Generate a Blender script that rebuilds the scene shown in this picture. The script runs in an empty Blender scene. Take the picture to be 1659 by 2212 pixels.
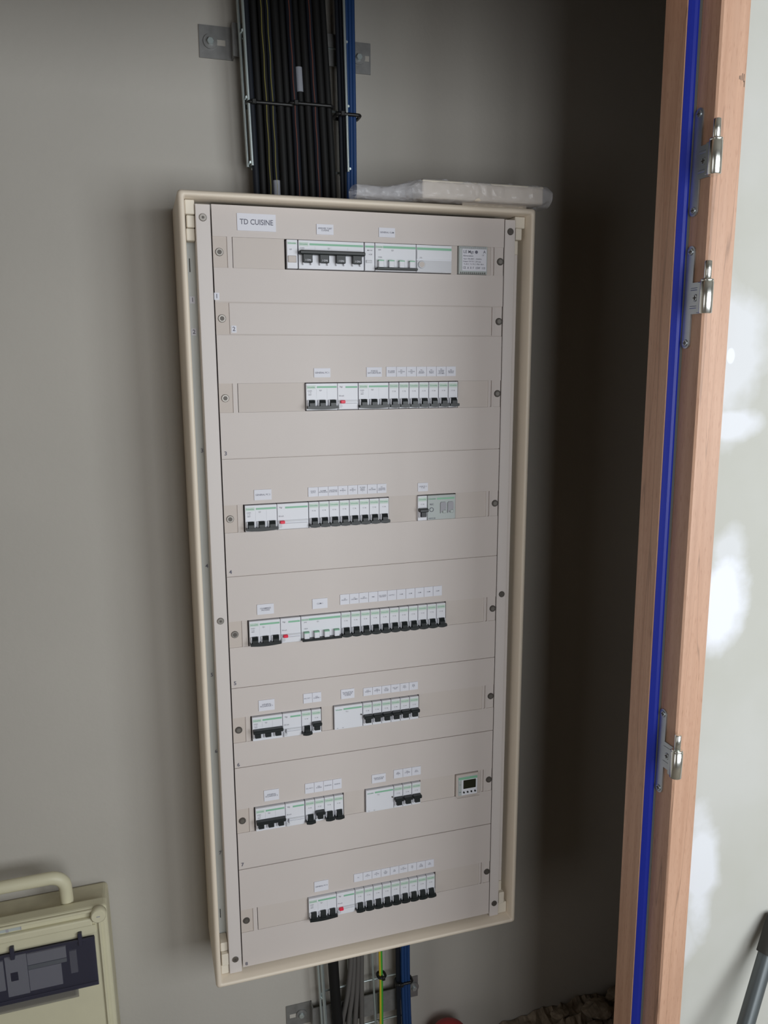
import bpy, bmesh, math, random
from mathutils import Vector, Matrix, noise
random.seed(7)
PI = math.pi
C = bpy.context.scene.collection
SC = bpy.context.scene
Z0 = 1.785                      # height of the cabinet's first cover plate above the floor

# ---------------------------------------------------------------- camera
cam_d = bpy.data.cameras.new('camera')
cam = bpy.data.objects.new('camera', cam_d); C.objects.link(cam)
cam_d.sensor_fit = 'HORIZONTAL'; cam_d.sensor_width = 36.0
cam_d.lens = 1727.2 / 1659 * 36.0
cam_d.clip_start = 0.02
R = ((0.95614953, 0.2870368, 0.0582062), (-0.29285149, 0.93971105, 0.17658186), (-0.00401152, -0.18588444, 0.98256342))
cam.matrix_world = Matrix(((R[0][0], R[0][2], -R[0][1], -0.12596),
                           (R[1][0], R[1][2], -R[1][1], -1.32653),
                           (R[2][0], R[2][2], -R[2][1], Z0 - 0.24215),
                           (0, 0, 0, 1)))
SC.camera = cam

# ---------------------------------------------------------------- light
w = bpy.data.worlds.new('outdoor_sky'); SC.world = w; w.use_nodes = True
w.node_tree.nodes['Background'].inputs[0].default_value = (0.62, 0.78, 1.0, 1)
w.node_tree.nodes['Background'].inputs[1].default_value = 0.6

def area(name, loc, target, sx, sy, power, col):
    d = bpy.data.lights.new(name, 'AREA'); d.shape = 'RECTANGLE'; d.size = sx; d.size_y = sy
    d.energy = power; d.color = col
    o = bpy.data.objects.new(name, d); C.objects.link(o); o.location = loc
    o.rotation_euler = (Vector(target) - Vector(loc)).to_track_quat('-Z', 'Y').to_euler()
    return o
# daylight through the tall glazing in the far wall of the room, behind and to the right of the photographer
area('window_daylight', (1.66, -2.46, 1.42), (1.66, 0, 1.42), 1.35, 1.40, 46, (0.94, 0.98, 1.0))
area('window_daylight', (0.36, -2.46, 1.42), (0.36, 0, 1.42), 0.85, 1.40, 24, (0.97, 0.985, 1.0))
area('left_fill_light', (-2.56, -1.85, 1.15), (0, -1.85, 1.15), 0.8, 1.9, 7, (1.0, 0.90, 0.80))  # unseen fill from the left, added to lift the left-facing sides

SC.view_settings.view_transform = 'Standard'; SC.view_settings.look = 'None'
SC.view_settings.gamma = 1.0; SC.view_settings.use_curve_mapping = False
SC.view_settings.exposure = 0.0
SC.cycles.max_bounces = 10; SC.cycles.diffuse_bounces = 6

# ---------------------------------------------------------------- materials
def srgb(r, g, b):
    f = lambda c: (c/255/12.92) if c/255 <= 0.04045 else ((c/255+0.055)/1.055)**2.4
    return (f(r), f(g), f(b), 1)
MATS = {}
def mat(name, col, rough=0.5, metal=0.0, var=0.0, vscale=20, bump=0.0, bscale=200, trans=0.0, ior=1.45, alpha=1.0, stretch=None, spec=None, emit=None):
    if name in MATS: return MATS[name]
    m = bpy.data.materials.new(name); m.use_nodes = True; MATS[name] = m
    nt = m.node_tree; N = nt.nodes; L = nt.links; b = N['Principled BSDF']
    b.inputs['Base Color'].default_value = col
    b.inputs['Roughness'].default_value = rough; b.inputs['Metallic'].default_value = metal
    b.inputs['Transmission Weight'].default_value = trans; b.inputs['IOR'].default_value = ior
    b.inputs['Alpha'].default_value = alpha
    if spec is not None: b.inputs['Specular IOR Level'].default_value = spec
    if emit: b.inputs['Emission Color'].default_value = emit[0]; b.inputs['Emission Strength'].default_value = emit[1]
    tc = N.new('ShaderNodeTexCoord'); mp = N.new('ShaderNodeMapping'); L.new(tc.outputs['Object'], mp.inputs[0])
    if stretch: mp.inputs['Scale'].default_value = stretch
    if var > 0:
        n = N.new('ShaderNodeTexNoise'); n.inputs['Scale'].default_value = vscale; n.inputs['Detail'].default_value = 5
        L.new(mp.outputs[0], n.inputs['Vector'])
        r = N.new('ShaderNodeValToRGB'); r.color_ramp.elements[0].position = 0.3; r.color_ramp.elements[1].position = 0.7
        r.color_ramp.elements[0].color = tuple(c*(1-var) for c in col[:3]) + (1,)
        r.color_ramp.elements[1].color = tuple(min(1, c*(1+var)) for c in col[:3]) + (1,)
        L.new(n.outputs['Fac'], r.inputs[0]); L.new(r.outputs[0], b.inputs['Base Color'])
    if bump > 0:
        n = N.new('ShaderNodeTexNoise'); n.inputs['Scale'].default_value = bscale; n.inputs['Detail'].default_value = 4
        L.new(mp.outputs[0], n.inputs['Vector'])
        bp = N.new('ShaderNodeBump'); bp.inputs['Strength'].default_value = bump; bp.inputs['Distance'].default_value = 0.002
        L.new(n.outputs['Fac'], bp.inputs['Height']); L.new(bp.outputs[0], b.inputs['Normal'])
    return m
M = dict(
    plaster=mat('plasterboard_grey', (0.43, 0.408, 0.368, 1), 0.9, var=0.05, vscale=2.2, bump=0.25, bscale=90),
    closetl=mat('closet_left_board', (0.62, 0.56, 0.47, 1), 0.95, var=0.05, vscale=3),
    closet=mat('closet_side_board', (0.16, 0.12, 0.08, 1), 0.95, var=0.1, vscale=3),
    roomwall=mat('room_wall_paint', (0.28, 0.25, 0.21, 1), 0.9, var=0.03, vscale=3),
    ceil=mat('ceiling_low_bounce', (0.24, 0.22, 0.19, 1), 0.9, var=0.02),  # unseen ceiling, darkened to cut the bounced light
    floor=mat('dusty_concrete', (0.26, 0.225, 0.18, 1), 0.95, var=0.35, vscale=9, bump=0.8, bscale=40),
    rubble=mat('mortar_rubble', (0.30, 0.25, 0.19, 1), 0.95, var=0.4, vscale=40, bump=0.8, bscale=120),
    frame=mat('cream_enamel', (0.72, 0.635, 0.52, 1), 0.42, var=0.02, vscale=5, bump=0.04, bscale=500),
    plate=mat('cover_plate_enamel', (0.555, 0.505, 0.476, 1), 0.5, var=0.015, vscale=6, bump=0.05, bscale=700),
    strip=mat('blanking_strip_plastic', (0.535, 0.482, 0.445, 1), 0.55),
    tab=mat('tab_recess_shade', (0.515, 0.455, 0.41, 1), 0.55),  # plate colour darkened for the shade in the recessed tabs
    rail=mat('rail_enamel', (0.59, 0.547, 0.522, 1), 0.45),
    zinc=mat('trough_galvanised', (0.56, 0.585, 0.57, 1), 0.55, var=0.05, vscale=8),
    block=mat('corner_block_plastic', (0.66, 0.61, 0.52, 1), 0.5),
    white=mat('device_white', (0.68, 0.69, 0.73, 1), 0.4),
    white2=mat('device_white_dim', (0.55, 0.56, 0.59, 1), 0.4),
    mint=mat('device_mint_tint', (0.53, 0.62, 0.56, 1), 0.45),
    green=mat('device_green_band', (0.22, 0.46, 0.31, 1), 0.45),
    gtext=mat('green_print', (0.16, 0.40, 0.26, 1), 0.6),
    ptext=mat('grey_print', (0.34, 0.34, 0.37, 1), 0.6),
    ltext=mat('label_print', (0.13, 0.13, 0.17, 1), 0.6),
    black=mat('toggle_black', (0.012, 0.016, 0.017, 1), 0.38),
    dark=mat('dark_gap', (0.012, 0.011, 0.010, 1), 0.8),
    red=mat('reset_button_red', (0.75, 0.02, 0.06, 1), 0.4),
    grey=mat('device_grey', (0.42, 0.46, 0.45, 1), 0.45),
    label=mat('label_paper', (0.66, 0.665, 0.72, 1), 0.55),
    screw=mat('screw_zinc', (0.24, 0.225, 0.205, 1), 0.42, 0.85),
    screwd=mat('screw_dark', (0.10, 0.09, 0.08, 1), 0.5, 0.4),
    steel=mat('galvanised_steel', (0.27, 0.27, 0.265, 1), 0.45, 0.6, var=0.12, vscale=60),
    wire=mat('zinc_wire', (0.58, 0.66, 0.66, 1), 0.35, 0.75),
    hinge=mat('hinge_zinc_plate', (0.46, 0.50, 0.52, 1), 0.30, 0.9, var=0.05, vscale=40),
    chrome=mat('hinge_bright_zinc', (0.82, 0.84, 0.80, 1), 0.24, 1.0),
    cable=mat('cable_black', (0.007, 0.007, 0.007, 1), 0.6, spec=0.3),
    cableg=mat('cable_grey', (0.10, 0.095, 0.09, 1), 0.5),
    cablen=mat('cable_navy', (0.007, 0.009, 0.014, 1), 0.6, spec=0.3),
    blue=mat('cable_blue', (0.008, 0.040, 0.135, 1), 0.55),
    stripey=mat('cable_yellow_print', (0.13, 0.115, 0.025, 1), 0.6),
    striper=mat('cable_red_print', (0.10, 0.028, 0.018, 1), 0.6),
    earthg=mat('earth_green', (0.05, 0.34, 0.04, 1), 0.45),
    earthy=mat('earth_yellow', (0.55, 0.42, 0.03, 1), 0.45),
    sleeve=mat('label_sleeve', (0.24, 0.25, 0.28, 1), 0.3),
    tie=mat('cable_tie_black', (0.01, 0.01, 0.01, 1), 0.4),
    gasket=mat('gasket_blue', (0.012, 0.028, 0.36, 1), 0.42),
    gaskb=mat('gasket_grey_lip', (0.17, 0.18, 0.16, 1), 0.6),
    cbox=mat('box_cream_plastic', (0.60, 0.57, 0.41, 1), 0.45, var=0.03, vscale=15),
    cboxd=mat('box_cream_top', (0.52, 0.485, 0.35, 1), 0.55, var=0.1, vscale=30),
    smoke=mat('smoked_cover', (0.06, 0.06, 0.09, 1), 0.12, alpha=0.36),
    smoked=mat('smoked_dark', (0.035, 0.035, 0.055, 1), 0.3),
    lcd=mat('lcd_dark', (0.02, 0.022, 0.012, 1), 0.25),
    redp=mat('red_plastic', (0.42, 0.03, 0.035, 1), 0.5),
    pole=mat('grey_pole', (0.10, 0.115, 0.12, 1), 0.35, 0.3),
    cap=mat('dark_rubber_cap', (0.03, 0.028, 0.024, 1), 0.6),
    film=mat('clear_film', (0.75, 0.75, 0.78, 1), 0.10, alpha=0.23, bump=1.0, bscale=45),
)
def wood():
    m = bpy.data.materials.new('beech_veneer'); m.use_nodes = True
    nt = m.node_tree; N = nt.nodes; L = nt.links; b = N['Principled BSDF']; b.inputs['Roughness'].default_value = 0.45
    tc = N.new('ShaderNodeTexCoord'); mp = N.new('ShaderNodeMapping'); mp.inputs['Scale'].default_value = (38, 38, 1.6)
    L.new(tc.outputs['Object'], mp.inputs[0])
    n = N.new('ShaderNodeTexNoise'); n.inputs['Scale'].default_value = 2.2; n.inputs['Detail'].default_value = 6
    L.new(mp.outputs[0], n.inputs['Vector'])
    r = N.new('ShaderNodeValToRGB'); r.color_ramp.elements[0].position = 0.25; r.color_ramp.elements[1].position = 0.75
    r.color_ramp.elements[0].color = (0.455, 0.275, 0.19, 1); r.color_ramp.elements[1].color = (0.60, 0.39, 0.285, 1)
    L.new(n.outputs['Fac'], r.inputs[0])
    mp2 = N.new('ShaderNodeMapping'); mp2.inputs['Scale'].default_value = (900, 900, 60); L.new(tc.outputs['Object'], mp2.inputs[0])
    n2 = N.new('ShaderNodeTexNoise'); n2.inputs['Scale'].default_value = 1; L.new(mp2.outputs[0], n2.inputs['Vector'])
    r2 = N.new('ShaderNodeValToRGB'); r2.color_ramp.elements[0].position = 0.30; r2.color_ramp.elements[1].position = 0.42
    r2.color_ramp.elements[0].color = (0.80, 0.74, 0.70, 1); r2.color_ramp.elements[1].color = (1, 1, 1, 1)
    L.new(n2.outputs['Fac'], r2.inputs[0])
    # sparse dark growth lines, wandering along the grain
    mp3 = N.new('ShaderNodeMapping'); mp3.inputs['Scale'].default_value = (22, 22, 0.7); L.new(tc.outputs['Object'], mp3.inputs[0])
    n3 = N.new('ShaderNodeTexNoise'); n3.inputs['Scale'].default_value = 1.7; n3.inputs['Detail'].default_value = 1
    L.new(mp3.outputs[0], n3.inputs['Vector'])
    r3 = N.new('ShaderNodeValToRGB'); r3.color_ramp.elements[0].position = 0.0; r3.color_ramp.elements[1].position = 1.0
    r3.color_ramp.elements[0].color = r3.color_ramp.elements[1].color = (1, 1, 1, 1)
    for pos, c in ((0.493, 1), (0.5, 0.68), (0.507, 1)):
        e = r3.color_ramp.elements.new(pos); e.color = (c, c*0.95, c*0.9, 1)
    L.new(n3.outputs['Fac'], r3.inputs[0])
    x = N.new('ShaderNodeMix'); x.data_type = 'RGBA'; x.blend_type = 'MULTIPLY'; x.inputs[0].default_value = 1
    L.new(r.outputs[0], x.inputs[6]); L.new(r2.outputs[0], x.inputs[7])
    x2 = N.new('ShaderNodeMix'); x2.data_type = 'RGBA'; x2.blend_type = 'MULTIPLY'; x2.inputs[0].default_value = 1
    L.new(x.outputs[2], x2.inputs[6]); L.new(r3.outputs[0], x2.inputs[7])
    L.new(x2.outputs[2], b.inputs['Base Color'])
    return m
M['wood'] = wood()
def whitewall():
    """plasterboard wall with smears of white filler"""
    m = bpy.data.materials.new('white_plasterboard_with_filler'); m.use_nodes = True
    nt = m.node_tree; N = nt.nodes; L = nt.links; b = N['Principled BSDF']; b.inputs['Roughness'].default_value = 0.75
    tc = N.new('ShaderNodeTexCoord')
    nz = N.new('ShaderNodeTexNoise'); nz.inputs['Scale'].default_value = 14; nz.inputs['Detail'].default_value = 5
    L.new(tc.outputs['Object'], nz.inputs['Vector'])
    acc = None
    def math_(op, a, bb=None):
        k = N.new('ShaderNodeMath'); k.operation = op
        for i, v in enumerate((a, bb)):
            if v is None: continue
            if isinstance(v, (int, float)): k.inputs[i].default_value = v
            else: L.new(v, k.inputs[i])
        return k.outputs[0]
    for (x, z, rx, rz, st) in ((0.636, -0.565, 0.036, 0.075, 1.0), (0.618, -0.235, 0.045, 0.09, 0.55), (0.636, -0.50, 0.03, 0.035, 0.5),
                               (0.632, -0.985, 0.03, 0.10, 0.7), (0.616, -0.238, 0.006, 0.010, 1.4), (0.625, -0.325, 0.05, 0.02, 0.7), (0.60, -1.10, 0.03, 0.05, 0.4)):
        mp = N.new('ShaderNodeMapping'); mp.vector_type = 'POINT'
        mp.inputs['Location'].default_value = (-x/rx, 0, -(Z0+z)/rz); mp.inputs['Scale'].default_value = (1/rx, 0, 1/rz)
        L.new(tc.outputs['Object'], mp.inputs[0])
        ln = N.new('ShaderNodeVectorMath'); ln.operation = 'LENGTH'; L.new(mp.outputs[0], ln.inputs[0])
        v = math_('SUBTRACT', 1.25, ln.outputs['Value'])
        v = math_('ADD', v, math_('MULTIPLY', math_('SUBTRACT', nz.outputs['Fac'], 0.5), 1.6))
        v = math_('MULTIPLY', v, 1.7)
        k = N.new('ShaderNodeClamp'); L.new(v, k.inputs[0])
        v = math_('MULTIPLY', k.outputs[0], st)
        acc = v if acc is None else math_('MAXIMUM', acc, v)
    base = N.new('ShaderNodeValToRGB'); n2 = N.new('ShaderNodeTexNoise'); n2.inputs['Scale'].default_value = 6; n2.inputs['Detail'].default_value = 4
    L.new(tc.outputs['Object'], n2.inputs['Vector']); L.new(n2.outputs['Fac'], base.inputs[0])
    base.color_ramp.elements[0].position = 0.35; base.color_ramp.elements[0].color = (0.475, 0.475, 0.43, 1)
    base.color_ramp.elements[1].position = 0.7; base.color_ramp.elements[1].color = (0.52, 0.52, 0.49, 1)
    mx = N.new('ShaderNodeMix'); mx.data_type = 'RGBA'; L.new(acc, mx.inputs[0]); L.new(base.outputs[0], mx.inputs[6])
    mx.inputs[7].default_value = (0.78, 0.80, 0.86, 1)
    L.new(mx.outputs[2], b.inputs['Base Color'])
    return m
M['whitewall'] = whitewall()

# ---------------------------------------------------------------- mesh helpers
TEXTS = {}
def text_geo(s, size, align='CENTER', space=1.0):
    key = (s, align, space)
    if key not in TEXTS:
        cu = bpy.data.curves.new('t', 'FONT'); cu.body = s; cu.size = 1.0; cu.align_x = align; cu.align_y = 'CENTER'
        cu.resolution_u = 3 if len(s) < 13 and 'TD' in s else 2; cu.offset = 0.012; cu.space_line = 0.85; cu.space_character = space
        o = bpy.data.objects.new('t', cu); C.objects.link(o)
        dg = bpy.context.evaluated_depsgraph_get(); me = bpy.data.meshes.new_from_object(o.evaluated_get(dg))
        TEXTS[key] = ([tuple(v.co) for v in me.vertices], [tuple(p.vertices) for p in me.polygons])
        bpy.data.objects.remove(o); bpy.data.curves.remove(cu); bpy.data.meshes.remove(me)
    return TEXTS[key]
class MB:
    """collects shapes and links them as ONE mesh object; coordinates in metres"""
    def __init__(s): s.v = []; s.f = []; s.mi = []; s.mats = []; s.sm = []
    def m(s, k):
        if k not in s.mats: s.mats.append(k)
        return s.mats.index(k)
    def add(s, vs, fs, k, smooth=False):
        o = len(s.v); s.v += [tuple(v) for v in vs]; i = s.m(k)
        for f in fs: s.f.append(tuple(a+o for a in f)); s.mi.append(i); s.sm.append(smooth)
        return s
    def box(s, x0, x1, y0, y1, z0, z1, k, bev=0.0, seg=1, xf=None):
        if bev > 0:
            bm = bmesh.new(); bmesh.ops.create_cube(bm, size=1)
            for v in bm.verts: v.co = ((x0+x1)/2+v.co.x*(x1-x0), (y0+y1)/2+v.co.y*(y1-y0), (z0+z1)/2+v.co.z*(z1-z0))
            bmesh.ops.bevel(bm, geom=bm.edges[:], offset=bev, segments=seg, affect='EDGES', profile=0.5)
            vs = [v.co.copy() for v in bm.verts]; fs = [[v.index for v in f.verts] for f in bm.faces]; bm.free()
        else:
            vs = [Vector((x, y, z)) for x in (x0, x1) for y in (y0, y1) for z in (z0, z1)]
            fs = [(0,1,3,2),(4,6,7,5),(0,4,5,1),(2,3,7,6),(0,2,6,4),(1,5,7,3)]
        if xf: vs = [xf @ v for v in vs]
        return s.add(vs, fs, k)
    def cyl(s, c, r, h, ax, k, n=20, r2=None, cap=True, bev=0.0):
        """cylinder from c along axis ax ('x','y','z') by h"""
        r2 = r if r2 is None else r2
        rings = [(0, r), (h, r2)] if bev == 0 else [(0, r-bev), (bev, r), (h-bev, r2), (h, r2-bev)]
        vs = []
        for (t, rr) in rings:
            for i in range(n):
                a = 2*PI*i/n; u, w_ = rr*math.cos(a), rr*math.sin(a)
                p = {'z': (u, w_, t), 'y': (u, t, w_), 'x': (t, u, w_)}[ax]
                vs.append((c[0]+p[0], c[1]+p[1], c[2]+p[2]))
        fs = []
        for j in range(len(rings)-1):
            for i in range(n): fs.append((j*n+i, j*n+(i+1) % n, (j+1)*n+(i+1) % n, (j+1)*n+i))
        s.add(vs, fs, k, True)
        if cap: s.add(vs, [tuple(range(n)), tuple(range((len(rings)-1)*n, len(rings)*n))], k)
        return s
    def tube(s, pts, r, k, n=10, closed=False, flat=1.0, cap=True):
        pts = [Vector(p) for p in pts]; N_ = len(pts); vs = []
        up = Vector((0.123, 0.95, 0.2)).normalized(); prev = None
        for i, p in enumerate(pts):
            a = pts[(i-1) % N_] if (closed or i > 0) else p; b = pts[(i+1) % N_] if (closed or i < N_-1) else p
            t = (b-a).normalized()
            if prev is None:
                if abs(t.dot(up)) > 0.9: up = Vector((1, 0, 0))
                u = (up - t*up.dot(t)).normalized()
            else: u = (prev - t*prev.dot(t)).normalized()
            prev = u; w_ = t.cross(u)
            rr = r[i] if isinstance(r, (list, tuple)) else r
            for j in range(n):
                an = 2*PI*j/n; vs.append(p + u*rr*math.cos(an)*flat + w_*rr*math.sin(an))
        fs = []
        for i in range(N_ if closed else N_-1):
            for j in range(n): fs.append((i*n+j, i*n+(j+1) % n, ((i+1) % N_)*n+(j+1) % n, ((i+1) % N_)*n+j))
        s.add(vs, fs, k, True)
        if cap and not closed: s.add(vs, [tuple(range(n)), tuple(range((N_-1)*n, N_*n))], k)
        return s
    def text(s, t, x, z, size, k, y=-0.0006, align='CENTER', sx=1.0, maxw=None):
        vs, fs = text_geo(t, size, align)
        if not vs: return s
        wd = (max(v[0] for v in vs)-min(v[0] for v in vs))*size
        if maxw and wd*sx > maxw: sx = maxw/wd
        return s.add([(x+v[0]*size*sx, y, z+v[1]*size) for v in vs], fs, k)
    def lathe(s, prof, c, k, n=28):
        vs = []
        for (r, z) in prof:
            for i in range(n): a = 2*PI*i/n; vs.append((c[0]+r*math.cos(a), c[1]+r*math.sin(a), c[2]+z))
        fs = [(j*n+i, j*n+(i+1) % n, (j+1)*n+(i+1) % n, (j+1)*n+i) for j in range(len(prof)-1) for i in range(n)]
        return s.add(vs, fs, k, True)
    def poly_prism(s, pts, ax, a0, a1, k):
        """extrude polygon pts (2-D) along ax between a0,a1; ax 'z': pts are (x,y); 'x': (y,z); 'y': (x,z)"""
        n = len(pts)
        f = {'z': lambda p, t: (p[0], p[1], t), 'x': lambda p, t: (t, p[0], p[1]), 'y': lambda p, t: (p[0], t, p[1])}[ax]
        vs = [f(p, a0) for p in pts] + [f(p, a1) for p in pts]
        return s.add(vs, [tuple(range(n)), tuple(range(n, 2*n))] + [(i, (i+1) % n, n+(i+1) % n, n+i) for i in range(n)], k)
    def build(s, name, parent=None, origin=(0, 0, 0), loc=None):
        me = bpy.data.meshes.new(name)
        ox, oy, oz = origin
        me.from_pydata([(v[0]-ox, v[1]-oy, v[2]-oz) for v in s.v], [], s.f)
        for k in s.mats: me.materials.append(M[k])
        me.polygons.foreach_set('material_index', s.mi); me.polygons.foreach_set('use_smooth', s.sm)
        bm = bmesh.new(); bm.from_mesh(me); bmesh.ops.recalc_face_normals(bm, faces=bm.faces); bm.to_mesh(me); bm.free()
        me.update()
        o = bpy.data.objects.new(name, me); C.objects.link(o)
        if parent: o.parent = parent
        if loc is not None: o.location = loc
        return o
def tag(o, label=None, cat=None, group=None, kind=None):
    if label: o['label'] = label
    if cat: o['category'] = cat
    if group: o['group'] = group
    if kind: o['kind'] = kind
    return o
def empty(name, loc, label=None, cat=None, group=None, kind=None):
    o = bpy.data.objects.new(name, None); C.objects.link(o); o.location = loc; o.empty_display_size = 0.02
    return tag(o, label, cat, group, kind)
def struct(name, mb): return tag(mb.build(name), kind='structure')
def dup(root, loc, label, group):
    r = root.copy(); C.objects.link(r); r.location = loc; tag(r, label, None, group)
    for ch in list(root.children):
        c = ch.copy(); C.objects.link(c); c.parent = r
        for g in list(ch.children):
            d = g.copy(); C.objects.link(d); d.parent = c
    return r
def mm(*a): return [v/1000 for v in a]

# ---------------------------------------------------------------- the setting
WY = 0.150          # face of the closet's back wall
FY = -0.445         # room face of the partition on the right
H = 2.75
struct('wall_back', MB().box(-1.05, 1.35, WY, WY+0.1, 0, H, 'plaster'))
struct('wall_closet_right', MB().box(1.25, 1.35, FY+0.07, WY, 0, H, 'closet'))
struct('wall_closet_left', MB().box(-1.05, -0.95, FY+0.07, WY, 0, H, 'closetl'))
struct('wall_right_partition', MB().box(0.598, 3.3, FY, FY+0.070, 0, H, 'whitewall').box(0.608, 3.3, FY+0.070, FY+0.072, 0, H, 'closet'))  # brown rear sheet added to warm the light bouncing in the closet
struct('wall_left_partition', MB().box(-2.6, -0.80, FY, FY+0.072, 0, H, 'roomwall'))
struct('wall_header', MB().box(-0.80, 0.598, FY, FY+0.072, 2.04, H, 'roomwall'))
struct('ceiling', MB().box(-2.7, 3.4, -2.6, WY+0.1, H, H+0.1, 'ceil'))
struct('floor', MB().box(-2.7, 3.4, -2.6, WY+0.1, -0.1, 0, 'floor'))
struct('wall_room_left', MB().box(-2.7, -2.6, -2.5, -2.3, 0, H, 'roomwall').box(-2.7, -2.6, -1.4, FY+0.07, 0, H, 'roomwall').box(-2.7, -2.6, -2.3, -1.4, 2.12, H, 'roomwall'))  # door-sized gap made up for the left fill light
struct('wall_room_right', MB().box(3.3, 3.4, -2.5, FY+0.07, 0, H, 'roomwall'))
WX = ((0.96, 2.36), (-0.09, 0.81)); WZ0, WZ1, WYR = 0.70, 2.14, -2.4
struct('wall_room_window', MB().box(-2.6, WX[1][0], WYR-0.1, WYR, 0, H, 'roomwall').box(WX[1][1], WX[0][0], WYR-0.1, WYR, 0, H, 'roomwall').box(WX[0][1], 3.3, WYR-0.1, WYR, 0, H, 'roomwall')
       .box(WX[1][0], WX[0][1], WYR-0.1, WYR, WZ1, H, 'roomwall').box(WX[1][0], WX[0][1], WYR-0.1, WYR, 0, WZ0, 'roomwall'))
for n_, (xa, xb) in enumerate(WX):
    win = MB(); xm = (xa+xb)/2
    for x0, x1, z0, z1 in ((xa, xa+0.04, WZ0, WZ1), (xb-0.04, xb, WZ0, WZ1), (xa+0.04, xb-0.04, WZ0, WZ0+0.04), (xa+0.04, xb-0.04, WZ1-0.04, WZ1), (xm-0.02, xm+0.02, WZ0+0.04, WZ1-0.04)):
        win.box(x0, x1, WYR-0.04, WYR, z0, z1, 'cap')
    struct('window_%d' % (n_+1), win)

# wooden door frame on the right, its door leaf taken off
LEAN = 0.0055
door = empty('door_1', (0.568, -0.45, 0), kind='structure')
def jx(z): return LEAN*(1.27 - z)
def add_lean(mb):
    mb.v = [(v[0]+jx(v[2]), v[1], v[2]) for v in mb.v]; return mb
zs = [0, 2.06]
jamb = MB().poly_prism([(0.6065, -0.4500), (0.5690, -0.4500), (0.5665, -0.4478), (0.5665, -0.405), (0.5525, -0.405), (0.5515, -0.404), (0.5515, -0.3605), (0.5525, -0.3595), (0.6065, -0.3595)], 'z', 0, 2.04, 'wood')
add_lean(jamb).build('jamb', door, origin=(0.568, -0.45, 0))
g = MB().poly_prism([(0.5668, -0.4052), (0.5662, -0.4085), (0.5640, -0.4115), (0.5610, -0.4122), (0.5575, -0.4112), (0.5548, -0.4085), (0.5522, -0.4052)], 'z', 0, 2.005, 'gasket')
go = add_lean(g).build('gasket', door, origin=(0.568, -0.45, 0)); go['label'] = 'blue rubber door seal'
g = MB().poly_prism([(0.5664, -0.4050), (0.5664, -0.4135), (0.5654, -0.4142), (0.5642, -0.4112), (0.5646, -0.4050)], 'z', 0, 2.005, 'gaskb')
go = add_lean(g).build('seal_lip', door, origin=(0.568, -0.45, 0)); go['label'] = 'thin grey lip of the seal'
MB().box(-0.76, 0.568, -0.45, -0.3595, 2.005, 2.04, 'wood').build('head_piece', door, origin=(0.568, -0.45, 0))
MB().box(-0.80, -0.76, -0.45, -0.3595, 0, 2.04, 'wood').build('jamb', door, origin=(0.568, -0.45, 0))
# small dark marks where the veneer split
mk = MB()
for (x, z, h_) in ((0.6035, 0.0885, 0.009), (0.6012, 0.0900, 0.008), (0.5990, 0.0905, 0.005), (0.5970, 0.0910, 0.004), (0.6045, 0.083, 0.007)):
    mk.box(x, x+0.0006, -0.4503, -0.4498, Z0+z, Z0+z+h_, 'screwd')
add_lean(mk).build('veneer_split', door, origin=(0.568, -0.45, 0))

def make_hinge(name, zc, label):
    """leaf screwed on the rebate face (facing -x), knuckle standing out in front, pin upwards"""
    X = 0.5665 + jx(Z0+zc); r = empty(name, (X, -0.43, Z0+zc), label, 'hinge', 'bare hinge halves on the door frame')
    # leaf outline in (y,z): narrow bar with rounded ends + arm forward
    yb0, yb1 = -0.4145, -0.4290
    pts = []
    for i in range(9): a = PI*i/8; pts.append(((yb0+yb1)/2+0.00725*math.cos(a), 0.057+0.00725*math.sin(a)))
    pts += [(yb1, 0.018), (-0.4480, 0.018), (-0.4480, -0.021), (yb1, -0.021)]
    for i in range(9): a = PI+PI*i/8; pts.append(((yb0+yb1)/2+0.00725*math.cos(a), -0.057+0.00725*math.sin(a)))
    lf = MB().poly_prism([(p[0]+0.43, p[1]) for p in pts], 'x', -0.0022, 0.0, 'hinge')
    for z in (0.010, -0.0125):
        lf.box(-0.0034, -0.0020, -0.0155, 0.0035, z-0.0016, z+0.0016, 'hinge', bev=0.0007)
    lf.build('leaf', r)
    for (y, z) in ((0.0082, 0.057), (0.0082, -0.057), (-0.006, -0.001)):
        sc = MB().cyl((-0.0034, y, z), 0.0046, 0.0014, 'x', 'hinge', 18, bev=0.0006)
        sc.box(-0.0038, -0.0033, y-0.003, y+0.003, z-0.0006, z+0.0006, 'screwd'); sc.box(-0.0038, -0.0033, y-0.0006, y+0.0006, z-0.003, z+0.003, 'screwd')
        sc.build('screw', r)
    kx, ky = -0.0035, -0.0285
    kn = MB().cyl((kx, ky, -0.0215), 0.0082, 0.039, 'z', 'chrome', 28, bev=0.0008)
    kn.box(-0.0098, 0.0, -0.029, -0.018, -0.0205, 0.0170, 'hinge', bev=0.0008); kn.build('knuckle', r)
    MB().cyl((kx, ky, 0.0175), 0.0079, 0.0028, 'z', 'chrome', 24, bev=0.0008).build('washer', r)
    MB().cyl((kx, ky, 0.0203), 0.0045, 0.0220, 'z', 'chrome', 20, bev=0.0008).build('pin', r)
    return r
h1 = make_hinge('door_hinge', 0.000, 'uppermost steel hinge half on the wooden door frame, its leaf in deep shade')
make_hinge('door_hinge', -0.164, 'second steel hinge half from the top of the wooden door frame')
make_hinge('door_hinge', -0.796, 'lowest steel hinge half in view on the wooden door frame, far below the others')

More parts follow.
